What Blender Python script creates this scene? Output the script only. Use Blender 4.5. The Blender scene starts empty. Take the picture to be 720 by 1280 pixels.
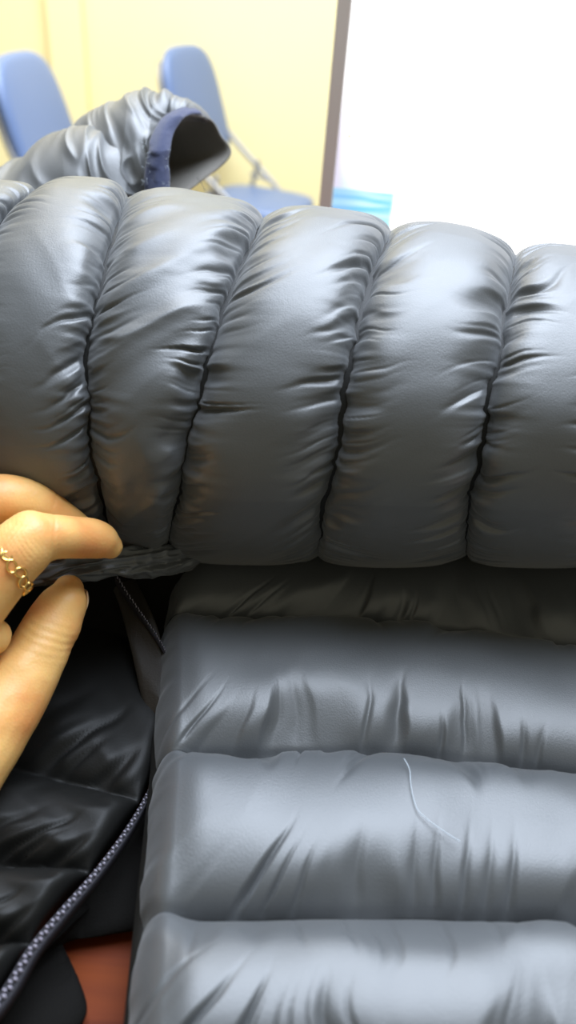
import bpy, math, random
import numpy as np
from mathutils import Vector, Matrix

random.seed(4)
sc = bpy.context.scene
COL = sc.collection
R = math.radians

# ------------------------------------------------------------------ camera
F = 950.0
CAM = np.array([0.0, 0.0, 1.04])
PITCH, ROLL = R(35), R(5)
f_ = np.array([0, math.cos(PITCH), -math.sin(PITCH)])
u0 = np.array([0, math.sin(PITCH), math.cos(PITCH)])
r0 = np.array([1.0, 0, 0])
r_ = r0 * math.cos(ROLL) + u0 * math.sin(ROLL)
u_ = u0 * math.cos(ROLL) - r0 * math.sin(ROLL)
cd = bpy.data.cameras.new('camera')
cam = bpy.data.objects.new('camera', cd)
COL.objects.link(cam)
cam.matrix_world = Matrix(((r_[0], u_[0], -f_[0], CAM[0]), (r_[1], u_[1], -f_[1], CAM[1]),
                           (r_[2], u_[2], -f_[2], CAM[2]), (0, 0, 0, 1)))
cd.sensor_fit = 'VERTICAL'
cd.sensor_height = 36
cd.lens = F / 1280 * 36
cd.clip_start = 0.01
cd.dof.use_dof = True
cd.dof.focus_distance = 0.33
cd.dof.aperture_fstop = 6.5
sc.camera = cam

# ------------------------------------------------------------------ world, lights, exposure
w = bpy.data.worlds.new('world')
sc.world = w
w.use_nodes = True
bg = w.node_tree.nodes['Background']
bg.inputs[0].default_value = (1.0, 0.95, 0.72, 1)
bg.inputs[1].default_value = 0.36
sc.view_settings.view_transform = 'Standard'
sc.view_settings.look = 'None'
sc.view_settings.exposure = 0.0
sc.view_settings.gamma = 1.0


def area(name, loc, target, sx, sy, power, color):
    l = bpy.data.lights.new(name, 'AREA')
    l.shape = 'RECTANGLE'
    l.size, l.size_y, l.energy, l.color = sx, sy, power, color
    o = bpy.data.objects.new(name, l)
    COL.objects.link(o)
    o.location = loc
    o.rotation_euler = (Vector(target) - Vector(loc)).to_track_quat('-Z', 'Y').to_euler()
    return o


area('ceiling_lamp', (0.35, 1.15, 2.65), (0.2, 1.1, 0.0), 1.9, 1.7, 158, (0.76, 0.855, 1.0))
area('ceiling_lamp', (-0.9, 2.2, 2.68), (-0.9, 2.9, 1.0), 1.2, 1.0, 50, (1.0, 0.95, 0.84))


# ------------------------------------------------------------------ maths helpers
def P(px, py, d):
    """point whose image is (px, py) at axial distance d"""
    px, py, d = np.broadcast_arrays(np.asarray(px, float), np.asarray(py, float), np.asarray(d, float))
    a = (px - 360) / F
    b = -(py - 640) / F
    return CAM + d[..., None] * (f_ + a[..., None] * r_ + b[..., None] * u_)


def onz(px, py, z):
    px, py, z = np.broadcast_arrays(np.asarray(px, float), np.asarray(py, float), np.asarray(z, float))
    a = (px - 360) / F
    b = -(py - 640) / F
    k = f_[2] + a * r_[2] + b * u_[2]
    return P(px, py, (z - CAM[2]) / k)


_rng = np.random.RandomState(7)
_T = _rng.rand(256, 256) * 2 - 1


def noise2(x, y, seed=0):
    x = np.asarray(x, float) + seed * 17.31
    y = np.asarray(y, float) + seed * 9.77
    xi, yi = np.floor(x).astype(int), np.floor(y).astype(int)
    fx, fy = x - xi, y - yi
    fx = fx * fx * fx * (fx * (fx * 6 - 15) + 10)
    fy = fy * fy * fy * (fy * (fy * 6 - 15) + 10)
    g = lambda i, j: _T[i % 256, j % 256]
    return (g(xi, yi) * (1 - fx) * (1 - fy) + g(xi + 1, yi) * fx * (1 - fy)
            + g(xi, yi + 1) * (1 - fx) * fy + g(xi + 1, yi + 1) * fx * fy)


def ridge(x, y, seed=0):
    return 1 - 2 * np.sqrt(noise2(x, y, seed) ** 2 + 0.006)


def crom(pts, t):
    """smooth curve through pts, t in 0..1 (uniform)"""
    pts = np.asarray(pts, float)
    n = len(pts)
    t = np.clip(np.asarray(t, float), 0, 1) * (n - 1)
    i = np.minimum(t.astype(int), n - 2)
    k = (t - i)[..., None]
    p0, p1, p2, p3 = pts[np.maximum(i - 1, 0)], pts[i], pts[i + 1], pts[np.minimum(i + 2, n - 1)]
    return 0.5 * (2 * p1 + (p2 - p0) * k + (2 * p0 - 5 * p1 + 4 * p2 - p3) * k ** 2 + (3 * p1 - p0 - 3 * p2 + p3) * k ** 3)


def yparam(pts):
    """resample a polyline so that its parameter is proportional to y"""
    pts = np.asarray(pts, float)
    s = crom(pts, np.linspace(0, 1, 300))
    y = np.linspace(s[0, 1], s[-1, 1], 40)
    return np.stack([np.interp(y, np.maximum.accumulate(s[:, 1]), s[:, 0]), y], 1)


# ------------------------------------------------------------------ materials
def mat(name, color, rough=0.5, spec=0.5, bump=0, bscale=800, metal=0.0, sheen=0.0, sss=0.0,
        sss_rad=None, var=None, vscale=6, coat=0.0, aniso=0.0):
    m = bpy.data.materials.new(name)
    m.use_nodes = True
    nt = m.node_tree
    b = nt.nodes['Principled BSDF']
    b.inputs['Base Color'].default_value = (*color, 1)
    b.inputs['Roughness'].default_value = rough
    b.inputs['Specular IOR Level'].default_value = spec
    b.inputs['Metallic'].default_value = metal
    b.inputs['Sheen Weight'].default_value = sheen
    b.inputs['Coat Weight'].default_value = coat
    if sss:
        b.inputs['Subsurface Weight'].default_value = sss
        b.inputs['Subsurface Radius'].default_value = sss_rad or (1, .4, .2)
        b.inputs['Subsurface Scale'].default_value = 0.006
    tc = nt.nodes.new('ShaderNodeTexCoord')
    if var:
        n = nt.nodes.new('ShaderNodeTexNoise')
        n.inputs['Scale'].default_value = vscale
        n.inputs['Detail'].default_value = 4
        nt.links.new(tc.outputs['Object'], n.inputs['Vector'])
        r = nt.nodes.new('ShaderNodeMix')
        r.data_type = 'RGBA'
        r.inputs[6].default_value = (*color, 1)
        r.inputs[7].default_value = (*var, 1)
        nt.links.new(n.outputs['Fac'], r.inputs[0])
        nt.links.new(r.outputs[2], b.inputs['Base Color'])
    if bump:
        n = nt.nodes.new('ShaderNodeTexNoise')
        n.inputs['Scale'].default_value = bscale
        n.inputs['Detail'].default_value = 3
        nt.links.new(tc.outputs['Object'], n.inputs['Vector'])
        bp = nt.nodes.new('ShaderNodeBump')
        bp.inputs['Strength'].default_value = bump
        bp.inputs['Distance'].default_value = 0.001
        nt.links.new(n.outputs['Fac'], bp.inputs['Height'])
        nt.links.new(bp.outputs[0], b.inputs['Normal'])
    return m


M = {
    'shell': mat('slate_nylon', (0.052, 0.057, 0.062), 0.50, 1.0, 0.12, 1500, sheen=0.15),
    'dark': mat('black_lining', (0.007, 0.007, 0.0065), 0.52, 0.22, 0.10, 1500),
    'matblack': mat('matt_black_facing', (0.006, 0.0055, 0.005), 0.85, 0.08, 0.3, 1200),
    'placket': mat('brown_black_facing', (0.020, 0.016, 0.012), 0.6, 0.3, 0.2, 900),
    'tape': mat('zipper_tape', (0.018, 0.017, 0.022), 0.7, 0.3, 0.4, 1600),
    'teeth': mat('zipper_teeth', (0.28, 0.26, 0.32), 0.32, 0.7),
    'binding': mat('navy_binding', (0.045, 0.055, 0.115), 0.85, 0.2, 0.5, 1300, sheen=0.3),
    'inner': mat('grey_inner_cloth', (0.125, 0.115, 0.10), 0.85, 0.2, 0.6, 1200, sheen=0.25),
    'thread': mat('pale_thread', (0.42, 0.47, 0.52), 0.6, 0.4),
    'darkthread': mat('dark_thread', (0.02, 0.02, 0.02), 0.6, 0.4),
    'gold': mat('gold', (0.90, 0.60, 0.20), 0.22, 0.5, metal=1.0),
    'nail': mat('nail', (0.62, 0.42, 0.24), 0.3, 0.6),
    'bluevinyl': mat('blue_vinyl', (0.11, 0.17, 0.33), 0.40, 0.8, 0.1, 200),
    'chairmetal': mat('grey_painted_tube', (0.32, 0.31, 0.30), 0.35, 0.6, metal=0.4),
    'rubber': mat('black_rubber', (0.02, 0.02, 0.02), 0.7, 0.3),
    'bezel': mat('grey_bezel', (0.80, 0.77, 0.77), 0.5, 0.4),
    'bezelback': mat('dark_plastic', (0.03, 0.03, 0.032), 0.5, 0.4),
    'wall': mat('yellow_wall_paint', (0.92, 0.82, 0.47), 0.85, 0.2, 0.15, 60, var=(0.90, 0.79, 0.43), vscale=2),
    'floor': mat('floor_tile', (0.35, 0.30, 0.24), 0.4, 0.5, var=(0.30, 0.26, 0.2), vscale=8),
}


def skin_mat():
    m = mat('skin', (0.78, 0.43, 0.19), 0.46, 0.45, sss=0.25, sss_rad=(1, .35, .15))
    nt = m.node_tree
    b = nt.nodes['Principled BSDF']
    tc = nt.nodes.new('ShaderNodeTexCoord')
    n = nt.nodes.new('ShaderNodeTexNoise')
    n.inputs['Scale'].default_value = 38
    n.inputs['Detail'].default_value = 3
    nt.links.new(tc.outputs['Object'], n.inputs['Vector'])
    cr = nt.nodes.new('ShaderNodeValToRGB')
    e = cr.color_ramp.elements
    e[0].position, e[0].color = 0.36, (0.70, 0.30, 0.095, 1)
    e[1].position, e[1].color = 0.56, (0.77, 0.45, 0.155, 1)
    nt.links.new(n.outputs['Fac'], cr.inputs[0])
    nt.links.new(cr.outputs[0], b.inputs['Base Color'])
    # fine skin grain
    v = nt.nodes.new('ShaderNodeTexVoronoi')
    v.inputs['Scale'].default_value = 900
    nt.links.new(tc.outputs['Object'], v.inputs['Vector'])
    bp = nt.nodes.new('ShaderNodeBump')
    bp.inputs['Strength'].default_value = 0.12
    bp.inputs['Distance'].default_value = 0.0006
    nt.links.new(v.outputs['Distance'], bp.inputs['Height'])
    nt.links.new(bp.outputs[0], b.inputs['Normal'])
    return m


M['skin'] = skin_mat()


def wood_mat():
    m = mat('orange_brown_wood', (0.45, 0.13, 0.03), 0.6, 0.15)
    nt = m.node_tree
    b = nt.nodes['Principled BSDF']
    tc = nt.nodes.new('ShaderNodeTexCoord')
    mp = nt.nodes.new('ShaderNodeMapping')
    mp.inputs['Scale'].default_value = (1.5, 22, 22)
    n = nt.nodes.new('ShaderNodeTexNoise')
    n.inputs['Scale'].default_value = 4
    n.inputs['Detail'].default_value = 6
    n.inputs['Distortion'].default_value = 0.6
    cr = nt.nodes.new('ShaderNodeValToRGB')
    e = cr.color_ramp.elements
    e[0].position, e[0].color = 0.3, (0.10, 0.014, 0.002, 1)
    e[1].position, e[1].color = 0.75, (0.19, 0.036, 0.003, 1)
    nt.links.new(tc.outputs['Object'], mp.inputs[0])
    nt.links.new(mp.outputs[0], n.inputs['Vector'])
    nt.links.new(n.outputs['Fac'], cr.inputs[0])
    nt.links.new(cr.outputs[0], b.inputs['Base Color'])
    return m


M['wood'] = wood_mat()


# ------------------------------------------------------------------ object helpers
def link(name, me, m, parent=None, smooth=True):
    o = bpy.data.objects.new(name, me)
    COL.objects.link(o)
    if m is not None and not me.materials:
        me.materials.append(m)
    if smooth:
        me.polygons.foreach_set('use_smooth', np.ones(len(me.polygons), bool))
    if parent is not None:
        o.parent = parent
        o.matrix_parent_inverse = Matrix.Translation(parent.location).inverted() if parent.parent is None else \
            parent.matrix_parent_inverse @ Matrix.Identity(4)
        if parent.parent is not None:
            o.matrix_parent_inverse = Matrix.Identity(4)
    return o


def tag(o, label=None, cat=None, group=None, kind=None):
    if label: o['label'] = label
    if cat: o['category'] = cat
    if group: o['group'] = group
    if kind: o['kind'] = kind
    return o


def empty(name, loc, rz=0):
    o = bpy.data.objects.new(name, None)
    COL.objects.link(o)
    o.location = loc
    o.rotation_euler.z = rz
    o.empty_display_size = 0.05
    return o


def gridmesh(name, V, close_u=False, close_v=False, flip=False):
    """V (n, m, 3) -> quad mesh"""
    n, m = V.shape[:2]
    me = bpy.data.meshes.new(name)
    idx = np.arange(n * m).reshape(n, m)
    if close_u: idx = np.vstack([idx, idx[:1]])
    if close_v: idx = np.hstack([idx, idx[:, :1]])
    q = np.stack([idx[:-1, :-1], idx[1:, :-1], idx[1:, 1:], idx[:-1, 1:]], -1).reshape(-1, 4)
    if flip: q = q[:, ::-1]
    me.vertices.add(n * m)
    me.vertices.foreach_set('co', V.reshape(-1).astype(np.float32))
    me.loops.add(q.size)
    me.loops.foreach_set('vertex_index', q.reshape(-1).astype(np.int32))
    me.polygons.add(len(q))
    me.polygons.foreach_set('loop_start', np.arange(0, q.size, 4, dtype=np.int32))
    me.polygons.foreach_set('loop_total', np.full(len(q), 4, dtype=np.int32))
    me.update(calc_edges=True)
    me.validate()
    return me


class MB:
    """collects simple solids into one mesh"""
    def __init__(s): s.v, s.f = [], []

    def add(s, v, f):
        k = len(s.v)
        s.v += [tuple(p) for p in v]
        s.f += [tuple(k + i for i in q) for q in f]

    def box(s, lo, hi):
        x0, y0, z0 = lo; x1, y1, z1 = hi
        s.add([(x0, y0, z0), (x1, y0, z0), (x1, y1, z0), (x0, y1, z0), (x0, y0, z1), (x1, y0, z1), (x1, y1, z1), (x0, y1, z1)],
              [(0, 3, 2, 1), (4, 5, 6, 7), (0, 1, 5, 4), (1, 2, 6, 5), (2, 3, 7, 6), (3, 0, 4, 7)])

    def tube(s, pts, rad, seg=12, samples=0):
        pts = np.asarray(pts, float)
        rad = np.broadcast_to(np.asarray(rad, float), (len(pts),))
        if samples:
            t = np.linspace(0, 1, samples)
            rad = np.interp(t * (len(pts) - 1), np.arange(len(pts)), rad)
            pts = crom(pts, t)
        T = np.gradient(pts, axis=0)
        T /= np.linalg.norm(T, axis=1)[:, None] + 1e-12
        ref = np.array([0, 0, 1.0]) if abs(T[0, 2]) < 0.9 else np.array([1.0, 0, 0])
        V = []
        N = np.cross(T[0], ref); N /= np.linalg.norm(N)
        for p, t, r in zip(pts, T, rad):
            N = N - t * N.dot(t); N /= np.linalg.norm(N)
            B = np.cross(t, N)
            for k in range(seg):
                a = 2 * math.pi * k / seg
                V.append(p + r * (math.cos(a) * N + math.sin(a) * B))
        Fc = []
        n = len(pts)
        for i in range(n - 1):
            for k in range(seg):
                k2 = (k + 1) % seg
                Fc.append((i * seg + k, i * seg + k2, (i + 1) * seg + k2, (i + 1) * seg + k))
        Fc.append(tuple(range(seg))[::-1])
        Fc.append(tuple((n - 1) * seg + k for k in range(seg)))
        s.add(V, Fc)

    def build(s, name, m, parent=None, smooth=True, bevel=0, subsurf=0):
        me = bpy.data.meshes.new(name)
        me.from_pydata([tuple(map(float, p)) for p in s.v], [], s.f)
        o = link(name, me, m, parent, smooth)
        if bevel:
            b = o.modifiers.new('bevel', 'BEVEL')
            b.width, b.segments, b.limit_method, b.angle_limit = bevel, 3, 'ANGLE', R(40)
            if smooth:
                w_ = o.modifiers.new('wn', 'WEIGHTED_NORMAL')
                w_.keep_sharp = True
        return o


# ------------------------------------------------------------------ puff / wrinkle profile
def pinch(a, dist, seed, amp, L, fr, skew):
    """creases that start at a seam and die out away from it. a, dist in metres"""
    wob = 0.004 * noise2(dist * 90, a * 40, seed + 3)
    x = a + skew * dist * (0.6 + 0.8 * noise2(a * 30, a * 0, seed + 5)) + wob
    ln = L * (0.45 + 0.9 * (0.5 + 0.5 * noise2(a * 55, a * 0 + 3.3, seed + 9)))
    env = (dist / (0.18 * L)) / (1 + (dist / (0.18 * L))) * np.exp(-(dist / ln) ** 1.4)
    r1 = ridge(x * fr, dist * 12, seed)
    r2 = ridge(x * fr * 2.3, dist * 20, seed + 1)
    return amp * env * (r1 + 0.35 * r2)


def puff(b, a, Wd, H, seed, amp=1.0, L=0.022, L1=None, rise=.13, slit=0.0, fr=75, skew=0.5, p=2.6, folds=0.0012, fold_dir=0.9, asym=1.0):
    """height over the seam plane; b 0..1 across the baffle, a metres along it"""
    dome = (1 - np.abs(2 * b - 1) ** p)
    d0, d1 = b * Wd, (1 - b) * Wd

    L1 = L1 or L

    def gather(d, sd, sk, A, L):
        x = a + sk * d * (0.5 + noise2(a * 25, a * 0, sd)) + 0.002 * noise2(d * 90, a * 30, sd + 3)
        n1 = noise2(a * 30, a * 0 + 1.7, sd + 6)
        big = 0.55 + 1.0 * np.clip(n1 + .25, 0, 1)          # some stretches gather more than others
        v = np.clip(ridge(x * fr, d * 6 + sd, sd) * 1.15 - .15, 0, 1) ** 1.3
        v2 = np.clip(ridge(x * fr * 2.2, d * 12, sd + 1), 0, 1) ** 1.5
        reach = L * (0.35 + 0.9 * np.clip(.5 + noise2(x * fr * .8, a * 0, sd + 8), 0, 1))
        fade = np.exp(-(d / reach) ** 2)
        ell = L * rise * (1 + A * fade * big * (3.4 * v + 1.3 * v2))
        return (1 - np.exp(-d / ell)) ** 0.75
    base = (0.60 * dome ** 0.8 + 0.40) * gather(d0, seed + 11, skew, amp * asym, L) * gather(d1, seed + 23, -skew, amp, L1)
    base = base * (1 + 0.06 * noise2(a * 22, b * 1.5, seed + 2))
    h = H * base - slit * (.75 + .5 * noise2(a * 55, a * 0, seed + 77)) * (np.exp(-(d0 / .0016) ** 2) + np.exp(-(d1 / .0016) ** 2))
    x, y = a, b * Wd
    c, s = math.cos(fold_dir), math.sin(fold_dir)
    X, Y = c * x + s * y, -s * x + c * y
    wx = X + 0.006 * noise2(X * 40, Y * 40, seed + 31)
    env = np.minimum(1, base * 1.2)
    h = h + folds * env * (ridge(wx * 22, Y * 55, seed + 41) * 0.6 + noise2(wx * 35, Y * 90, seed + 43) * 0.5)
    h = h + 0.0007 * env * noise2(x * 45, y * 45, seed + 47)
    return h


# ================================================================== THE JACKET
jl = onz(420, 900, 0.75)
jacket = empty('down_jacket', (float(jl[0]), float(jl[1]), 0.75))
tag(jacket, 'slate grey quilted down jacket lying open across the wooden table', 'jacket')

# ---- sleeve
SEAMS = {
    -2: [(-330, 250), (-350, 400), (-350, 560), (-330, 640)],
    -1: [(-110, 245), (-170, 330), (-200, 470), (-190, 640)],
    0: [(44, 247), (-12, 300), (-50, 420), (-55, 540), (-40, 640)],
    1: [(160, 254), (141, 300), (123, 370), (112, 430), (112, 500), (118, 570), (132, 640), (142, 676)],
    2: [(329, 280), (302, 335), (277, 400), (256, 470), (237, 550), (224, 610), (213, 660), (209, 684)],
    3: [(489, 296), (464, 352), (442, 440), (427, 520), (411, 600), (401, 650), (397, 688)],
    4: [(645, 326), (635, 390), (616, 480), (600, 570), (587, 640), (582, 688)],
    5: [(806, 352), (796, 440), (780, 530), (765, 620), (757, 690)],
    6: [(960, 385), (950, 460), (935, 540), (920, 620), (912, 680)],
}
KEYS = sorted(SEAMS)
SC = np.stack([yparam(SEAMS[k]) for k in KEYS])           # (nseam, 40, 2)
DC, RD = 0.372, 0.074


def sleeve_pos(s, phi, shrink=0.0):
    """s: seam coordinate (n,1), phi (1,m)"""
    s, phi = np.broadcast_arrays(s, phi)
    t = (1 - np.cos(phi)) / 2
    si = np.clip(s - KEYS[0], 0, len(KEYS) - 1 - 1e-6)
    i = si.astype(int)
    k = (si - i)[..., None]
    tj = t * 39
    j = np.minimum(tj.astype(int), 38)
    l = (tj - j)[..., None]

    def at(ii):
        return SC[ii, j] * (1 - l) + SC[ii, j + 1] * l
    p = at(i) * (1 - k) + at(i + 1) * k
    tc = np.full_like(t, 0.5) * 39
    jc = tc.astype(int)
    c = SC[i, jc] * (1 - k) + SC[i + 1, jc] * k
    base = P(p[..., 0], p[..., 1] + 10 * t ** 6 - 1 - 7 * (1 - t) ** 6, DC - RD * np.sin(phi))
    axis = P(c[..., 0], c[..., 1], DC)
    n = base - axis
    n /= np.linalg.norm(n, axis=-1)[..., None]
    return base, n


PH = np.concatenate([np.linspace(0, math.pi, 420)[:-1], np.linspace(math.pi, 2 * math.pi, 90)[:-1]])
core_s = np.linspace(KEYS[0], KEYS[-1], 70)[:, None]
b_, n_ = sleeve_pos(core_s, PH[None, ::6])
sleeve = link('sleeve', gridmesh('sleeve', b_ - n_ * 0.0015, close_v=True), M['dark'], jacket)
tag(sleeve, 'puffy sleeve lying across the jacket, six slanting quilted baffles in view')
CFG = {  # height, fold amplitude, fold direction
    -2: (.010, .0006, .9), -1: (.010, .0004, .8), 0: (0.0125, .0004, .7), 1: (0.0110, .0022, -0.95),
    2: (.0120, .0004, -.7), 3: (.0120, .0002, -.9), 4: (.0120, .0003, -.6), 5: (.010, .0005, -.8)}
for k in KEYS[:-1]:
    H, fo, fd = CFG[k]
    nb = 110
    b = (1 - np.cos(np.linspace(0, math.pi, nb))) / 2
    wv = [.022 * noise2(PH * 9, PH * 0 + 3.1 * q, 90) + .016 * noise2(PH * 26, PH * 0 + 3.1 * q, 91) for q in (k, k + 1)]
    wv = [q * np.sin(np.clip(PH, 0, math.pi)) for q in wv]
    sk_ = (k + b)[:, None] + (1 - b)[:, None] * wv[0][None] + b[:, None] * wv[1][None]
    base, nrm = sleeve_pos(np.clip(sk_, KEYS[0], KEYS[-1]), PH[None, :])
    slit_ = (.0045 * np.clip(.15 + PH / .9, 0, 1))[None, :]
    a = np.broadcast_to(0.08 * PH[None, :], base.shape[:2]).copy()
    a = 0.08 * np.where(PH > math.pi, 2 * math.pi - PH, PH)[None, :] * np.ones((nb, 1))
    Wd = 0.056 if k > -1 else 0.075
    h = puff(b[:, None], a, Wd, H, 50 + 13 * k, amp=1.0, L=.018, rise=.20, slit=slit_, fr=100, skew=.6, folds=fo, fold_dir=fd)
    # flatter towards the underside
    h = h * (1 - .60 * np.clip((PH - 2.2) / .8, 0, 1) - .35 * np.clip(1 - PH / .5, 0, 1))[None, :]
    V = base + nrm * h[..., None]
    o = link('baffle', gridmesh('baffle', V, close_v=True), M['shell'], sleeve)

# ---- body front panel
ZT = 0.75          # table top
ZS = 0.786         # height of the seams of the body panel
PAN = [
    [(235, 560), (330, 560), (450, 560), (600, 560), (800, 570), (1100, 590)],
    [(222, 668), (330, 668), (450, 668), (600, 670), (800, 690), (1100, 730)],
    [(196, 785), (300, 787), (400, 787), (500, 792), (610, 806), (720, 824), (900, 858), (1150, 905)],
    [(187, 957), (300, 956), (400, 953), (500, 954), (610, 966), (720, 982), (900, 1005), (1150, 1040)],
    [(165, 1158), (300, 1160), (450, 1158), (600, 1160), (720, 1167), (900, 1180), (1200, 1200)],
    [(140, 1390), (300, 1392), (450, 1392), (600, 1396), (720, 1400), (900, 1412), (1200, 1430)],
    [(110, 1640), (300, 1650), (450, 1650), (600, 1650), (720, 1650), (900, 1660), (1200, 1670)],
]


def xparam(pts, n=60):
    pts = np.asarray(pts, float)
    s = crom(pts, np.linspace(0, 1, 400))
    x = np.linspace(s[0, 0], s[-1, 0], n)
    return np.stack([x, np.interp(x, s[:, 0], s[:, 1])], 1)


PAN = [[(x, y - 10) for x, y in c] for c in PAN]
PW = [onz(*xparam(c).T, ZS) for c in PAN]                   # seam curves on their plane
pc = np.concatenate([PW[0][None], np.stack(PW)[1:]])
body = link('front_panel', gridmesh('front_panel', np.stack(PW) - np.array([0, 0, .008])), M['dark'], jacket)
tag(body, 'front of the jacket with wide horizontal baffles')
sm = body.modifiers.new('solid', 'SOLIDIFY'); sm.thickness = 0.022; sm.offset = -1
for k in range(len(PW) - 1):
    nb, na = 130, 520
    b = (1 - np.cos(np.linspace(0, math.pi, nb))) / 2
    e = np.linspace(0, 1, na) ** 1.35
    tj = e * 59
    j = np.minimum(tj.astype(int), 58)
    l = (tj - j)[:, None]
    A = PW[k][j] * (1 - l) + PW[k][j + 1] * l
    B = PW[k + 1][j] * (1 - l) + PW[k + 1][j + 1] * l
    base = A[None] * (1 - b[:, None, None]) + B[None] * b[:, None, None]
    a = base[..., 0]
    Wd = float(np.linalg.norm(A - B, axis=1).mean())
    h = puff(b[:, None], a, Wd, .0155, 200 + 17 * k, amp=1.9, L=.018, L1=.026, slit=.0015, fr=56, skew=.75, p=2.3, folds=.0002,
             fold_dir=1.9, asym=0.6)
    # rounded left edge
    ue = base[..., 0] - base[:, :1, 0]
    rr = 0.013
    q = 1 - np.sqrt(np.clip(1 - (1 - np.clip(ue / rr, 0, 1)) ** 2, 0, 1))
    eg = np.exp(-(ue / .016) ** 4)
    h = (h * (1 - .7 * eg) + .7 * eg * .0155 * .62) * (1 - q)
    drop = -(ZS - ZT - 0.004) * q
    puffy = 0.0012 * np.sin(math.pi * b[:, None]) ** 0.7 * np.exp(-(ue / .012) ** 2)
    V = base.copy()
    V[..., 2] += h + drop
    V[..., 0] -= puffy + 0.0010 * np.exp(-(ue / .010) ** 2) * noise2(base[..., 1] * 160, ue * 60, 300 + k)
    link('baffle', gridmesh('baffle', V, flip=True), M['shell'], body)

# ---- loose thread on the second baffle
th = MB()
pp = []
for (x, y) in [(505, 948), (512, 962), (514, 985), (521, 1010), (535, 1025), (556, 1040), (575, 1052)]:
    q = onz(x, y, ZS + .0175)
    pp.append(q)
th.tube(pp, [.00017] * 7, 6, 40)
tag(th.build('loose_thread', M['thread'], jacket), 'pale loose thread end on a front baffle')


# ---- ruled lumpy sheets (lining, facings)
def ruled(name, c0, c1, z0, z1, m, parent, H=.010, nb=140, na=200, nseam=3, seed=0, amp=1.0, edge=.006, label=None,
          folds=.0012, fd=.8, zlow=None, fr=60):
    """sheet between two pixel curves that stand at heights z0 and z1 (each a number or list along the curve)"""
    t = np.linspace(0, 1, na)
    q0, q1 = crom(c0, t), crom(c1, t)
    Z0 = np.interp(t, np.linspace(0, 1, len(np.atleast_1d(z0))), np.atleast_1d(z0))
    Z1 = np.interp(t, np.linspace(0, 1, len(np.atleast_1d(z1))), np.atleast_1d(z1))
    A, B = onz(q0[:, 0], q0[:, 1], Z0), onz(q1[:, 0], q1[:, 1], Z1)
    b = np.linspace(0, 1, nb)
    base = A[None] * (1 - b[:, None, None]) + B[None] * b[:, None, None]
    L = float(np.linalg.norm(A - B, axis=1).mean())
    S = np.concatenate([[0], np.cumsum(np.linalg.norm(np.diff((A + B) / 2, axis=0), axis=1))])
    a = np.broadcast_to(S[None], base.shape[:2])
    s = (t * nseam)[None, :]
    fb = s - np.floor(s)
    fb = np.clip(fb, 1e-4, 1 - 1e-4)
    Wd = S[-1] / nseam
    h = puff(fb * np.ones((nb, 1)), (b * L)[:, None] * np.ones((1, na)), Wd, H, seed, amp=amp, L=.03, fr=fr, p=2.2,
             folds=folds, fold_dir=fd)
    d = np.minimum(b * L, (1 - b) * L)[:, None]
    h = h * np.sqrt(np.clip(1 - (1 - np.clip(d / edge, 0, 1)) ** 2, 0, 1))
    V = base.copy()
    V[..., 2] += h
    me = gridmesh(name, V)
    o = link(name, me, m, parent)
    s_ = o.modifiers.new('solid', 'SOLIDIFY'); s_.thickness = .004; s_.offset = -1
    # make the front faces look up
    if me.polygons[len(me.polygons) // 2].normal.z < 0:
        me.flip_normals()
    if label: o['label'] = label
    return o


ZIP = [(-70, 1330), (0, 1243), (38, 1182), (75, 1135), (112, 1092), (146, 1048), (174, 1003), (205, 940), (225, 880)]
zz = [.778, .778, .778, .777, .776, .774, .772, .768, .765]
ruled('lining', ZIP, [(-440, 1400), (-420, 1310), (-400, 1215), (-370, 1140), (-340, 1065), (-310, 990), (-270, 890), (-180, 720), (70, 560)],
      zz, [.760] * 9, M['dark'], jacket, H=.012, nseam=4, seed=400, label='black shiny lining of the opened front, puffed between its seams', folds=.002)
ruled('inner_facing', [(-60, 1360), (20, 1215), (80, 1150), (130, 1090), (180, 1010), (230, 930)],
      [(40, 1320), (52, 1235), (78, 1182), (130, 1170), (180, 1160), (250, 1130)],
      [.766, .766, .764, .762, .760, .758], .756, M['matblack'], jacket, H=.003, nseam=2, seed=430, edge=.004,
      label='black inner facing below the zipper')
ruled('light_block_drape', [(-260, 700), (-120, 706), (0, 708), (90, 705), (180, 700), (270, 690)],  # added drape, keeps wall light under the sleeve off the lining
      [(-260, 800), (-120, 800), (0, 800), (90, 800), (160, 810), (250, 820)],
      .803, [.772, .772, .772, .770, .768, .766], M['matblack'], jacket, H=.003, nseam=2, seed=460, edge=.004,
      label='black inside cloth behind the thumb, added to block light coming under the sleeve')
ruled('inside_pocket', [(-150, 1330), (-60, 1260), (0, 1215), (50, 1190), (78, 1180)],
      [(-120, 1480), (0, 1400), (72, 1320), (108, 1268), (98, 1222)],
      [.758, .758, .757, .756, .757], .7555, M['matblack'], jacket, H=.006, nseam=1, seed=450, edge=.010,
      label='rounded black corner of the lining lying on the table')
ruled('placket', [(135, 722), (150, 760), (163, 810), (174, 860), (186, 915)],
      [(165, 716), (196, 782), (205, 830), (205, 880), (200, 935)],
      [.795, .790, .786, .780, .772], [.797, .792, .785, .780, .772], M['placket'], jacket, H=.002, nseam=1, seed=470, edge=.004,
      label='dark brown placket strip')


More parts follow.
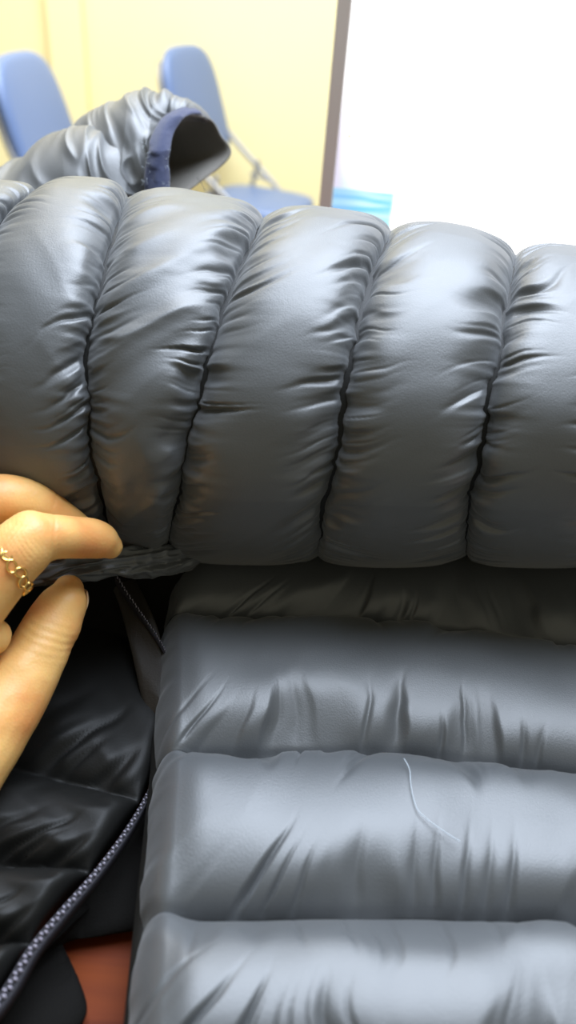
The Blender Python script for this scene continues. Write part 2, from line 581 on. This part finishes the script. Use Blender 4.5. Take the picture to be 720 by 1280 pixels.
# ---- zippers
def zipper(name, pts, z, width, step, label, tooth=.0011, lift=.003, sep=.0016):
    n = 160
    t = np.linspace(0, 1, n)
    q = crom(pts, t)
    Z = np.interp(t, np.linspace(0, 1, len(z)), z)
    c = onz(q[:, 0], q[:, 1], Z + lift)
    T = np.gradient(c, axis=0); T /= np.linalg.norm(T, axis=1)[:, None]
    S = np.cross(T, np.array([0, 0, 1.0])); S /= np.linalg.norm(S, axis=1)[:, None]
    prof = [(-1, -.0022), (-.72, .0002), (-.55, .0010), (-.3, .0004), (.3, .0004), (.55, .0010), (.72, .0002), (1, -.0022)]
    wv = (width * np.linspace(1, .4, n))[:, None]
    V = np.stack([c + S * (wv * o) + np.array([0, 0, hz]) for o, hz in prof])
    tape = link('zipper', gridmesh('zipper', V), M['tape'], jacket)
    if tape.data.polygons[len(tape.data.polygons) // 2].normal.z < 0: tape.data.flip_normals()
    s_ = tape.modifiers.new('solid', 'SOLIDIFY'); s_.thickness = .0012; s_.offset = -1
    tape['label'] = label
    L = np.concatenate([[0], np.cumsum(np.linalg.norm(np.diff(c, axis=0), axis=1))])
    mb = MB()
    k = 0
    for d in np.arange(0, L[-1], step):
        p = np.array([np.interp(d, L, c[:, i]) for i in range(3)])
        tt = np.array([np.interp(d, L, T[:, i]) for i in range(3)])
        ss = np.array([np.interp(d, L, S[:, i]) for i in range(3)])
        sg = 1 if k % 2 else -1
        sf = 1 - .55 * d / L[-1]
        p0 = p + ss * sg * sep * sf + np.array([0, 0, .0008])
        p1 = p + ss * sg * sep * sf * -0.15 + np.array([0, 0, .0015])
        mb.tube([p0, p0 * .5 + p1 * .5 + np.array([0, 0, .0007]), p1], [tooth * .5 * sf, tooth * .55 * sf, tooth * .38 * sf], 6)
        k += 1
    o = mb.build('zipper_teeth', M['teeth'], tape)
    o['kind'] = 'stuff'
    return tape


zipper('zipper', [(-72, 1338), (2, 1250), (40, 1189), (78, 1142), (116, 1098), (150, 1053), (178, 1008), (209, 945)],
       [.779, .779, .779, .778, .777, .775, .773, .769], (.0032), .0013, 'long grey zipper along the edge of the black lining',
       lift=.003, tooth=.0010, sep=.0012)
zipper('zipper', [(146, 722), (158, 742), (176, 768), (196, 797), (215, 830)], [.7985, .796, .792, .788, .784], (.0013), .0013,
       'short stretch of zipper below the fingertips', tooth=.0006, lift=.0042, sep=.0003)


# ---- pinched fold of cloth under the fingertips
def fold_tube(name, pts, dep, rpx, seed, m, parent, label, flat=.7, ridgeamp=.0018):
    n, mm = 170, 90
    t = np.linspace(0, 1, n)
    q = crom(pts, t)
    D = np.interp(t, np.linspace(0, 1, len(dep)), dep)
    rp = np.interp(t, np.linspace(0, 1, len(rpx)), rpx)
    ph = np.linspace(0, 2 * math.pi, mm, endpoint=False)
    px = q[:, 0][:, None] + 0 * ph
    py = q[:, 1][:, None] - rp[:, None] * np.cos(ph)
    rr = rp / F * D
    V = P(px, py, D[:, None] - rr[:, None] * flat * np.sin(ph))
    c = P(q[:, 0], q[:, 1], D)[:, None]
    nn = V - c; nn /= np.linalg.norm(nn, axis=-1)[..., None] + 1e-9
    S = (np.cumsum(np.r_[0, np.linalg.norm(np.diff(c[:, 0], axis=0), axis=1)]))[:, None]
    a = (ph * .02)[None]
    h = ridgeamp * (ridge(S * 60 + a * 35, a * 90 + S * 25, seed) + .5 * ridge(S * 130, a * 120, seed + 1))
    taper = np.minimum(1, np.minimum(t, 1 - t) * 12)[:, None]
    V = c + (V - c) * taper[..., None] + nn * (h * taper)[..., None]
    o = link(name, gridmesh(name, V, close_v=True), m, parent)
    o['label'] = label
    return o


fold_tube('pinched_fold', [(-40, 722), (20, 716), (80, 710), (130, 706), (175, 704), (215, 700), (260, 690)],
          [.315, .318, .322, .330, .338, .348, .362], [12, 13, 15, 17, 17, 16, 12], 510, M['shell'], jacket,
          'gathered seam of cloth pinched between fingers and thumb')


# ---- crumpled second sleeve behind, with cuff
def lobe(name, seams, dc, rd, seed, m, parent, nb=260, na=240, wr=.004, label=None, dir_=0.6, fr=1.0):
    K = np.stack([yparam(s) for s in seams])
    ns = len(seams)
    s = np.linspace(0, ns - 1 - 1e-6, nb)
    ph = np.concatenate([np.linspace(0, math.pi, na)[:-1], np.linspace(math.pi, 2 * math.pi, 40)[:-1]])
    t = (1 - np.cos(ph)) / 2 * 39
    j = np.minimum(t.astype(int), 38); l = (t - j)[:, None]
    rows = K[:, j] * (1 - l) + K[:, j + 1] * l              # ns, m, 2
    px = crom(rows.reshape(ns, -1), s / (ns - 1)).reshape(nb, len(ph), 2)
    d = np.interp(s, np.arange(ns), dc)[:, None]
    rr = np.interp(s, np.arange(ns), rd)[:, None]
    V = P(px[..., 0], px[..., 1], d - rr * np.sin(ph)[None])
    c = P(px[:, na // 2, 0], px[:, na // 2, 1], d[:, 0])[:, None]
    nn = V - c; nn /= np.linalg.norm(nn, axis=-1)[..., None] + 1e-9
    X = V[..., 0]; Y = V[..., 2]
    cs, sn = math.cos(dir_), math.sin(dir_)
    U, W_ = cs * X + sn * Y, -sn * X + cs * Y
    wx = W_ + .008 * noise2(X * 45, Y * 45, seed)
    h = wr * (ridge(U * 18 * fr, wx * 62 * fr, seed + 1) * .8 + .45 * ridge(U * 45 * fr, wx * 130 * fr, seed + 2)
              + .8 * noise2(U * 30 * fr, W_ * 55 * fr, seed + 3))
    h = h * np.clip(np.minimum(s, (ns - 1 - s)) * 2.5, .12, 1)[:, None]
    V = V + nn * h[..., None]
    o = link(name, gridmesh(name, V, close_v=True), m, parent)
    if label: o['label'] = label
    return o


other = lobe('far_sleeve', [[(66, 215), (70, 260), (75, 300)], [(94, 157), (96, 230), (100, 300)], [(125, 135), (124, 220), (120, 300)],
                            [(160, 121), (152, 210), (150, 300)], [(192, 113), (183, 200), (182, 300)],
                            [(222, 124), (198, 190), (196, 300)]],
             [.485] * 6, [.02, .03, .036, .038, .034, .018], 600, M['shell'], jacket, wr=.0026, dir_=-.9, fr=1.7,
             label='crumpled glossy end of the other sleeve, standing up behind')
lobe('sleeve_fold', [[(-160, 270), (-160, 290), (-160, 310)], [(-60, 236), (-60, 270), (-60, 310)], [(0, 207), (5, 250), (0, 310)],
                     [(42, 178), (48, 240), (40, 310)], [(74, 160), (80, 230), (74, 310)], [(98, 160), (104, 230), (98, 310)],
                     [(128, 173), (130, 240), (128, 310)], [(158, 190), (158, 240), (158, 310)], [(184, 222), (183, 260), (182, 310)]],
     [.465] * 9, [.012, .03, .036, .038, .036, .032, .028, .022, .01], 640, M['shell'], other, wr=.0032, dir_=-.75, fr=1.0)

lobe('sleeve_fold', [[(214, 121), (212, 140), (210, 160)], [(232, 122), (232, 136), (230, 150)], [(248, 133), (248, 141), (246, 149)],
                     [(263, 148), (262, 151), (260, 154)]], [.480, .484, .492, .496], [.012, .010, .007, .002], 660, M['shell'], other,
     nb=80, na=80, wr=.0010, fr=2)
# cuff opening: rim loop (pixels, depth)
RIM = [(212, 246, .452), (209, 215, .448), (210, 190, .449), (217, 163, .455), (228, 146, .465), (243, 143, .478),
       (260, 152, .492), (276, 171, .502), (288, 189, .506), (276, 205, .500), (256, 220, .488), (234, 236, .470)]
m_ = 120
tt = np.linspace(0, 1, m_, endpoint=False)
RP = np.array(RIM + RIM[:1], float)
rim = crom(RP, tt)
rim3 = P(rim[:, 0], rim[:, 1], rim[:, 2])
cen = rim3.mean(0)
inw = P(150, 215, .50) - cen
rows = []
for k, g in enumerate(np.linspace(0, 1, 16)):
    rows.append(cen + (rim3 - cen) * (1 - .35 * g ** 1.5) + inw * g)
V = np.stack(rows)
V += .0012 * noise2(V[..., 0] * 90, V[..., 2] * 90, 5)[..., None]
cuff = link('cuff_lining', gridmesh('cuff_lining', V, close_v=True), M['inner'], other)
cuff['label'] = 'dark matt inside of the cuff'
s_ = cuff.modifiers.new('solid', 'SOLIDIFY'); s_.thickness = .0015
# binding: band folded around the near rim
BL = np.array([(181, 250), (183, 220), (186, 192), (192, 168), (204, 149), (222, 138), (244, 136)], float)
BR = np.array([(213, 250), (210, 220), (211, 192), (216, 168), (226, 150), (238, 143), (252, 144)], float)
t = np.linspace(0, 1, 90)
l_, r2 = crom(BL, t), crom(BR, t)
bb = np.linspace(0, 1, 24)
px = l_[None] * (1 - bb[:, None, None]) + r2[None] * bb[:, None, None]
dd = np.interp(t, [0, .35, .7, 1], [.4405, .4375, .449, .470])[None] + .004 * (1 - np.sin(math.pi * bb)[:, None])
V = P(px[..., 0], px[..., 1], dd)
V += (.0006 * noise2(V[..., 0] * 300, V[..., 2] * 300, 8))[..., None]
bd = link('binding', gridmesh('binding', V), M['binding'], other)
bd['label'] = 'navy elastic binding around the cuff'
s_ = bd.modifiers.new('solid', 'SOLIDIFY'); s_.thickness = .0018; s_.offset = 0
# fine stray fibres on the binding
fb = MB()
rg = random.Random(5)
for k in range(26):
    x, y = rg.choice([rg.uniform(178, 186), rg.uniform(205, 214)]), rg.uniform(175, 242)
    an = rg.uniform(0, 6.28)
    L_ = rg.uniform(3, 7)
    fb.tube([P(x, y, .441), P(x + L_ * .5 * math.cos(an) + 1, y + L_ * .5 * math.sin(an), .438), P(x + L_ * math.cos(an), y + L_ * math.sin(an), .440)], .00012, 4)
o = fb.build('stray_fibre', M['thread'], other)
o['kind'] = 'stuff'
hr = MB()
hr.tube([P(246, 222, .455), P(252, 229, .453), (P(256, 238, .452))], .00016, 5, 14)
hr.build('loose_thread', M['darkthread'], jacket)['label'] = 'thin dark thread hanging at the cuff'

# ================================================================== THE HAND
MMD = .305


def capsule_chain(mb, pts, seg=20, samples=26):
    """pts: list of (px, py, depth, radius_m)"""
    c = np.array([P(x, y, d) for x, y, d, r in pts])
    rd = np.array([r for *_, r in pts])
    mb.tube(c, rd, seg, samples)
    for e in (0, -1):
        sphere(mb, c[e], rd[e])


def sphere(mb, c, r, n=10):
    V, Fc = [], []
    for i in range(n + 1):
        th_ = math.pi * i / n
        for k in range(2 * n):
            ph = math.pi * k / n
            V.append((c[0] + r * math.sin(th_) * math.cos(ph), c[1] + r * math.sin(th_) * math.sin(ph), c[2] + r * math.cos(th_)))
    for i in range(n):
        for k in range(2 * n):
            k2 = (k + 1) % (2 * n)
            Fc.append((i * 2 * n + k, (i + 1) * 2 * n + k, (i + 1) * 2 * n + k2, i * 2 * n + k2))
    mb.add(V, Fc)


hm = MB()
# ringed finger: knuckle, middle joint, far joint, tip
capsule_chain(hm, [(-100, 850, .285, .0120), (-45, 775, .280, .0116), (-8, 724, .281, .0117), (20, 692, .283, .0117), (37, 675, .285, .0112)])
capsule_chain(hm, [(28, 680, .286, .0108), (46, 673, .287, .0100), (68, 671, .291, .0088), (92, 672, .298, .0084), (114, 673, .305, .0083),
                   (128, 677, .309, .0075), (138, 683, .312, .0052)])
# finger behind it
capsule_chain(hm, [(-110, 830, .305, .0115), (-70, 700, .300, .0105), (-30, 640, .298, .0105)])
capsule_chain(hm, [(-30, 638, .298, .0112), (5, 626, .300, .0106), (40, 630, .306, .0094), (70, 646, .312, .0082), (96, 662, .316, .0072), (112, 674, .318, .0056)])
# third and fourth finger curled below, mostly outside the frame
capsule_chain(hm, [(-120, 880, .295, .0112), (-75, 830, .288, .0100), (-30, 800, .284, .0092), (-8, 796, .287, .0068)])
capsule_chain(hm, [(-150, 920, .290, .0105), (-110, 870, .284, .0092), (-70, 850, .280, .0080), (-48, 852, .284, .0062)])
# thumb
capsule_chain(hm, [(86, 738, .316, .0066), (81, 752, .313, .0098), (66, 780, .309, .0112), (44, 822, .302, .0122), (8, 880, .292, .0142), (-38, 938, .282, .0175),
                   (-90, 1000, .270, .0200), (-170, 1080, .252, .0220)])
# palm and wrist
capsule_chain(hm, [(-95, 850, .300, .0125), (-150, 940, .280, .0170), (-220, 1050, .255, .0220), (-330, 1180, .220, .0240)])
capsule_chain(hm, [(-110, 830, .305, .0120), (-170, 920, .285, .0170), (-240, 1040, .260, .0220), (-350, 1180, .222, .0240)])
capsule_chain(hm, [(-150, 920, .290, .0110), (-200, 980, .275, .0170), (-280, 1080, .250, .0220), (-370, 1190, .222, .0230)])
# forearm
capsule_chain(hm, [(-330, 1170, .222, .0250), (-440, 1290, .205, .026), (-700, 1560, .175, .030)])
hand = hm.build('hand', M['skin'])
md = hand.modifiers.new('remesh', 'REMESH')
md.mode = 'VOXEL'; md.voxel_size = .0008; md.use_smooth_shade = True
md = hand.modifiers.new('smooth', 'SMOOTH'); md.factor = .7; md.iterations = 14
dg = bpy.context.evaluated_depsgraph_get()
me2 = bpy.data.meshes.new_from_object(hand.evaluated_get(dg))
hand.modifiers.clear()
hand.data = me2
# skin relief: knuckle creases, joint folds
co = np.empty(len(me2.vertices) * 3, np.float32); me2.vertices.foreach_get('co', co)
co = co.reshape(-1, 3).astype(float)
no = np.empty(len(me2.vertices) * 3, np.float32); me2.vertices.foreach_get('normal', no)
no = no.reshape(-1, 3)


def crease(c, axis_to, spread, width, amp, freq):
    """parallel folds across a joint centred at c, running across the direction axis_to"""
    global dsp
    ax = axis_to / np.linalg.norm(axis_to)
    r = co - c
    x = r @ ax
    dist = np.linalg.norm(r - np.outer(x, ax), axis=1)
    env = np.exp(-(x / width) ** 2) * np.exp(-(dist / spread) ** 4)
    wob = noise2(co[:, 0] * 300, co[:, 2] * 300, 3) * .25
    dsp -= amp * env * (0.5 + 0.5 * np.cos(x * freq + wob * 4))


dsp = np.zeros(len(co))
a1 = P(60, 671, .287) - P(20, 690, .287)
crease(P(24, 674, .280), P(50, 662, .286) - P(5, 690, .286), .012, .0065, .00038, 4200)
crease(P(67, 665, .285), P(90, 670, .29) - P(50, 668, .285), .012, .0018, .00028, 2600)
crease(P(112, 672, .298), P(130, 680, .29) - P(100, 670, .285), .012, .006, .00010, 3600)
crease(P(64, 800, .298), P(76, 770, .30) - P(40, 850, .30), .014, .006, .00022, 2200)
crease(P(62, 640, .303), P(90, 655, .31) - P(40, 630, .30), .010, .0016, .0002, 2300)
dsp += .00035 * noise2(co[:, 0] * 110, co[:, 1] * 110 + co[:, 2] * 90, 12)
co = co + no * dsp[:, None]
me2.vertices.foreach_set('co', co.reshape(-1).astype(np.float32))
me2.update()
for p_ in (me2.polygons,):
    p_.foreach_set('use_smooth', np.ones(len(p_), bool))
tag(hand, 'bare hand from the left pinching the jacket between thumb and bent finger', 'hand')
fs = MB()  # unseen dark tube, added so the bare forearm stops reflecting in the jacket
fs.tube([P(-345, 1188, .220), P(-440, 1290, .205), P(-700, 1560, .175)], [.030, .033, .038], 28, 30)
link_ = fs.build('unseen_reflection_cover', M['dark'], hand)
# thumb nail on the far side of the tip
t = np.linspace(-1, 1, 14)
nv = []
c0 = P(81, 752, .3135)
ax = P(86, 736, .3155) - P(72, 770, .3105); ax /= np.linalg.norm(ax)
side = np.cross(ax, f_); side /= np.linalg.norm(side)
if side @ r_ < 0: side = -side
for v in np.linspace(-1, 1, 14):
    row = []
    for q in t:
        ang = R(38) * q + R(40)
        rr = .0088 - .0022 * max(0, v) ** 2
        row.append(c0 + ax * v * .0062 + (side * math.cos(ang) + f_ * math.sin(ang)) * rr)
    nv.append(row)
nail = link('thumbnail', gridmesh('thumbnail', np.array(nv)), M['nail'], hand)
s_ = nail.modifiers.new('solid', 'SOLIDIFY'); s_.thickness = .0006

# ---- gold ring of openwork links
rc = P(7, 707, .2822)
rax = P(32.8, 682, .290) - P(-22, 724, .281); rax /= np.linalg.norm(rax)
e1 = np.cross(rax, f_); e1 /= np.linalg.norm(e1)
e2 = np.cross(rax, e1)
ring = empty('ring', tuple(map(float, rc)))
tag(ring, 'gold ring of small openwork links on the bent finger', 'ring')
RR = .0124
NL = 20


def link_mesh(kind):
    mb = MB()
    n, sg = 22, 7
    V, Fc = [], []
    for i in range(n):
        a = 2 * math.pi * i / n
        sx, sy = (.0023, .00165) if kind == 0 else (.0017, .0015)
        c = np.array([sx * math.cos(a), sy * math.sin(a), 0])
        d = np.array([math.cos(a), math.sin(a), 0])
        for k in range(sg):
            b = 2 * math.pi * k / sg
            V.append(c + (.00050) * (d * math.cos(b) + np.array([0, 0, 1]) * math.sin(b)))
    for i in range(n):
        for k in range(sg):
            Fc.append((i * sg + k, ((i + 1) % n) * sg + k, ((i + 1) % n) * sg + (k + 1) % sg, i * sg + (k + 1) % sg))
    mb.add(V, Fc)
    if kind == 1:                       # solid disc link
        W_ = [(.0016 * math.cos(2 * math.pi * i / 14), .0014 * math.sin(2 * math.pi * i / 14), .0002) for i in range(14)]
        mb.add(W_, [tuple(range(14))])
    me = bpy.data.meshes.new('link')
    me.from_pydata([tuple(map(float, p)) for p in mb.v], [], mb.f)
    me.materials.append(M['gold'])
    me.polygons.foreach_set('use_smooth', np.ones(len(me.polygons), bool))
    return me


LM = [link_mesh(0), link_mesh(1)]
for i in range(NL):
    a = 2 * math.pi * i / NL
    rad = e1 * math.cos(a) + e2 * math.sin(a)
    tan = -e1 * math.sin(a) + e2 * math.cos(a)
    sh = rax * (.0006 if i % 2 else -.0005)
    o = bpy.data.objects.new('link', LM[1 if i % 4 == 1 else 0])
    COL.objects.link(o)
    p = rad * RR + sh
    tw = R(28) * (1 if i % 2 else -1)
    X = tan * math.cos(tw) + rax * math.sin(tw)
    Y = -tan * math.sin(tw) + rax * math.cos(tw)
    Z = np.cross(X, Y)
    o.parent = ring
    o.matrix_local = Matrix(((X[0], Y[0], Z[0], p[0]), (X[1], Y[1], Z[1], p[1]), (X[2], Y[2], Z[2], p[2]), (0, 0, 0, 1)))

# ================================================================== TABLE
tb = empty('table', (0.15, 0.42, 0))
tag(tb, 'orange brown wooden table under the jacket', 'table')
mb = MB(); mb.box((-.75, .02, .722), (1.05, .86, .7495)); mb.build('tabletop', M['wood'], tb, bevel=.003)
mb = MB(); mb.box((-.68, .08, .65), (.98, .80, .722)); mb.build('apron', M['wood'], tb, bevel=.002)
for x in (-.70, .94):
    for y in (.07, .75):
        mb = MB(); mb.box((x, y, 0), (x + .06, y + .06, .722)); mb.build('leg', M['wood'], tb, bevel=.003)

# ================================================================== MONITOR
# left edge seen at (412,0) .. (400,268); the panel stands upright behind the sleeve
ml = P(404, 200, .60)
mr_dir = np.array([math.cos(R(-3)), math.sin(R(-3)), 0])
MW, MH = .545, .325
mx, my = ml[0] - .0065 * 0, ml[1]
zb = .835
mon = empty('monitor', (float(mx + MW / 2), float(my + .03), .75), R(-3))
tag(mon, 'computer monitor with glowing white screen and thin grey bezel behind the sleeve', 'monitor')


def moncube(name, lo, hi, m, parent=None, bevel=0.001, smooth=False):
    mb = MB(); mb.box(lo, hi)
    me = bpy.data.meshes.new(name)
    me.from_pydata(mb.v, [], mb.f)
    o = bpy.data.objects.new(name, me)
    COL.objects.link(o)
    me.materials.append(m)
    o.parent = parent or mon
    if bevel:
        b = o.modifiers.new('bevel', 'BEVEL'); b.width = bevel; b.segments = 2
    return o


z0 = zb - .75
W2 = MW / 2
BZ = .0112
moncube('back_shell', (-W2, .0, z0), (W2, .030, z0 + MH), M['bezelback'], bevel=.004)
moncube('bezel', (-W2, -.008, z0), (-W2 + BZ, .0, z0 + MH), M['bezel'])
moncube('bezel', (W2 - BZ, -.008, z0), (W2, .0, z0 + MH), M['bezel'])
moncube('bezel', (-W2 + BZ, -.008, z0), (W2 - BZ, .0, z0 + .018), M['bezel'])
moncube('bezel', (-W2 + BZ, -.008, z0 + MH - BZ), (W2 - BZ, .0, z0 + MH), M['bezel'])
moncube('stand_neck', (-.03, .030, .01), (.03, .055, z0 + .18), M['bezelback'], bevel=.004)
moncube('stand_base', (-.12, -.03, .0), (.12, .13, .012), M['bezelback'], bevel=.004)


def screen_mat():
    m = bpy.data.materials.new('lit_screen')
    m.use_nodes = True
    nt = m.node_tree
    for n in list(nt.nodes): nt.nodes.remove(n)
    out = nt.nodes.new('ShaderNodeOutputMaterial')
    em = nt.nodes.new('ShaderNodeEmission')
    nt.links.new(em.outputs[0], out.inputs[0])
    em.inputs[1].default_value = 1.9
    tc = nt.nodes.new('ShaderNodeTexCoord')
    sp = nt.nodes.new('ShaderNodeSeparateXYZ')
    nt.links.new(tc.outputs['Object'], sp.inputs[0])
    X, Z = sp.outputs[0], sp.outputs[2]

    def mth(op, a, b=None, c=None):
        n = nt.nodes.new('ShaderNodeMath'); n.operation = op
        for i, v in enumerate((a, b, c)):
            if v is None: continue
            if isinstance(v, (int, float)): n.inputs[i].default_value = v
            else: nt.links.new(v, n.inputs[i])
        return n.outputs[0]

    def ramp(v, a, b, lo=0., hi=1.):
        n = nt.nodes.new('ShaderNodeMapRange'); n.interpolation_type = 'SMOOTHSTEP'
        nt.links.new(v, n.inputs[0])
        n.inputs[1].default_value, n.inputs[2].default_value = a, b
        n.inputs[3].default_value, n.inputs[4].default_value = lo, hi
        return n.outputs[0]

    def mix(fac, a, b):
        n = nt.nodes.new('ShaderNodeMix'); n.data_type = 'RGBA'
        if isinstance(fac, (int, float)): n.inputs[0].default_value = fac
        else: nt.links.new(fac, n.inputs[0])
        for i, v in ((6, a), (7, b)):
            if isinstance(v, tuple): n.inputs[i].default_value = (*v, 1)
            else: nt.links.new(v, n.inputs[i])
        return n.outputs[2]

    xl = -W2 + BZ
    u = mth('SUBTRACT', X, xl)          # metres from the left edge of the picture
    # rippled water band
    mp = nt.nodes.new('ShaderNodeMapping'); mp.inputs['Scale'].default_value = (14, 1, 170)
    nt.links.new(tc.outputs['Object'], mp.inputs[0])
    nz = nt.nodes.new('ShaderNodeTexNoise'); nz.inputs['Scale'].default_value = 1.0; nz.inputs['Detail'].default_value = 2
    nt.links.new(mp.outputs[0], nz.inputs['Vector'])
    rip = ramp(nz.outputs['Fac'], .38, .62)
    aqua = mix(rip, (0.13, 0.42, 0.53), (0.42, 0.60, 0.62))
    deep = mix(rip, (0.16, 0.33, 0.53), (0.25, 0.42, 0.55))
    water = mix(ramp(u, .005, .035), deep, aqua)
    mW = mth('MULTIPLY', ramp(u, .050, .054, 1, 0), ramp(Z, SEA - .001, SEA + .001, 1, 0))
    haze = mth('MULTIPLY', ramp(u, .0, .045, 1, 0), ramp(Z, SEA, SEA + .035, .93, 0))
    lav = mth('MULTIPLY', ramp(u, .0, .014, .95, 0), ramp(Z, SEA + .03, SEA + .095, 1, 0))
    white = (1.0, 1.0, 1.0)
    c = mix(haze, white, (0.36, 0.46, 0.56))
    c = mix(lav, c, (0.46, 0.43, 0.53))
    c = mix(mW, c, water)
    # small orange dot
    dx = mth('SUBTRACT', u, .0085); dz = mth('SUBTRACT', Z, SEA + .0405)
    rr = mth('SQRT', mth('ADD', mth('MULTIPLY', dx, dx), mth('MULTIPLY', dz, dz)))
    c = mix(ramp(rr, .0010, .0022, 1, 0), c, (0.50, 0.40, 0.28))
    nt.links.new(c, em.inputs[0])
    return m


_s = P(430, 241, .60)
SEA = float(_s[2]) - .75 - .008
moncube('screen', (-W2 + BZ - .0005, -.003, z0 + .0175), (W2 - BZ + .0005, -.0005, z0 + MH - BZ + .0005), screen_mat(), bevel=0)


# ================================================================== CHAIRS
def pad(name, w_, h_, th_, rr, m, parent, mtx, taper=0.0, crown=.35):
    """upholstered pad: rounded outline, domed face. local: width Y, height Z, thickness X"""
    n = 72
    a = np.linspace(0, 2 * math.pi, n, endpoint=False)
    ex = 2 / 3.6
    oy = np.sign(np.cos(a)) * np.abs(np.cos(a)) ** ex * w_ / 2
    oz = np.sign(np.sin(a)) * np.abs(np.sin(a)) ** ex * h_ / 2
    oy = oy * (1 - taper * (oz / h_ + .5))
    rows = []
    for s, x in [(.0, th_ * .5 * (1 + crown)), (.35, th_ * .5 * (1 + crown * .9)), (.7, th_ * .5 * (1 + crown * .5)), (.88, th_ * .5), (.97, th_ * .38), (1.0, th_ * .12),
                 (1.0, -th_ * .2), (.97, -th_ * .42), (.9, -th_ * .5), (0.0, -th_ * .5)]:
        rows.append(np.stack([np.full(n, x), oy * s, oz * s], 1))
    me = gridmesh(name, np.stack(rows), close_v=True, flip=True)
    me.transform(mtx)
    o = bpy.data.objects.new(name, me)
    COL.objects.link(o)
    me.materials.append(m)
    me.polygons.foreach_set('use_smooth', np.ones(len(me.polygons), bool))
    o.parent = parent
    return o


def ctube(name, pts, rad, m, parent, samples=30):
    mb = MB(); mb.tube(pts, rad, 12, samples)
    me = bpy.data.meshes.new(name)
    me.from_pydata([tuple(map(float, p)) for p in mb.v], [], mb.f)
    me.polygons.foreach_set('use_smooth', np.ones(len(me.polygons), bool))
    me.materials.append(m)
    o = bpy.data.objects.new(name, me)
    COL.objects.link(o)
    o.parent = parent
    return o


def make_chair():
    """faces +X"""
    t = empty('folding_chair', (0, 0, 0))
    lean = R(16.5)
    pad('backrest', .42, .41, .035, .08, M['bluevinyl'], t,
        Matrix.Translation((-.265, 0, .758)) @ Matrix.Rotation(-lean, 4, 'Y'), taper=.10)
    pad('seat', .40, .40, .04, .08, M['bluevinyl'], t,
        Matrix.Translation((.0, 0, .455)) @ Matrix.Rotation(R(-90), 4, 'Y'), taper=.0)
    for sy in (-1, 1):
        y = sy * .205
        ctube('upright', [(-.35, y * .6, .90), (-.325, y * .8, .84), (-.265, y * .95, .70), (-.16, y, .595), (.03, y, .44), (.17, y, .21), (.29, y, .012)], .0105, M['chairmetal'], t)
        ctube('rear_leg', [(-.085, y * .93, .57), (-.115, y * .90, .44), (-.19, y * .90, .2), (-.27, y * .90, .012)], .0095, M['chairmetal'], t)
        ctube('brace', [(-.12, y * .95, .515), (-.07, y * .97, .505), (-.01, y, .49)], .007, M['chairmetal'], t, 12)
        ctube('foot_cap', [(.280, y, .026), (.300, y, .0)], .014, M['rubber'], t, 4)
        ctube('foot_cap', [(-.262, y * .9, .026), (-.280, y * .9, .0)], .013, M['rubber'], t, 4)
    ctube('crossbar', [(.225, -.205, .12), (.225, .205, .12)], .008, M['chairmetal'], t, 4)
    ctube('crossbar', [(-.22, -.185, .09), (-.22, .185, .09)], .008, M['chairmetal'], t, 4)
    return t


def copy_tree(o, parent=None):
    c = o.copy(); COL.objects.link(c); c.parent = parent
    for ch in list(o.children):
        copy_tree(ch, c)
    return c


ch = make_chair()
ch.location = (-.198, 2.749, 0); ch.rotation_euler.z = R(-19.1); ch.scale = (.88, .88, .88)
tag(ch, 'blue padded folding chair against the wall, seat and frame seen past the cuff', 'chair', 'blue folding chairs along the yellow wall')
ch2 = copy_tree(ch)
ch2.location = (-.50, 2.16, 0); ch2.rotation_euler.z = R(-6)
tag(ch2, 'blue folding chair back cut by the left edge of the picture', 'chair')

# ================================================================== ROOM
def struct(name, lo, hi, m):
    mb = MB(); mb.box(lo, hi)
    o = mb.build(name, m, smooth=False)
    o['kind'] = 'structure'
    return o


WY = 3.10
struct('floor', (-2.6, -1.5, -.05), (3.2, WY + .1, 0), M['floor'])
struct('wall_back', (-2.6, WY, 0), (3.2, WY + .1, 2.8), M['wall'])
struct('trim_1', (-.967, WY - .05, 0), (-.85, WY, 2.8), M['wall'])
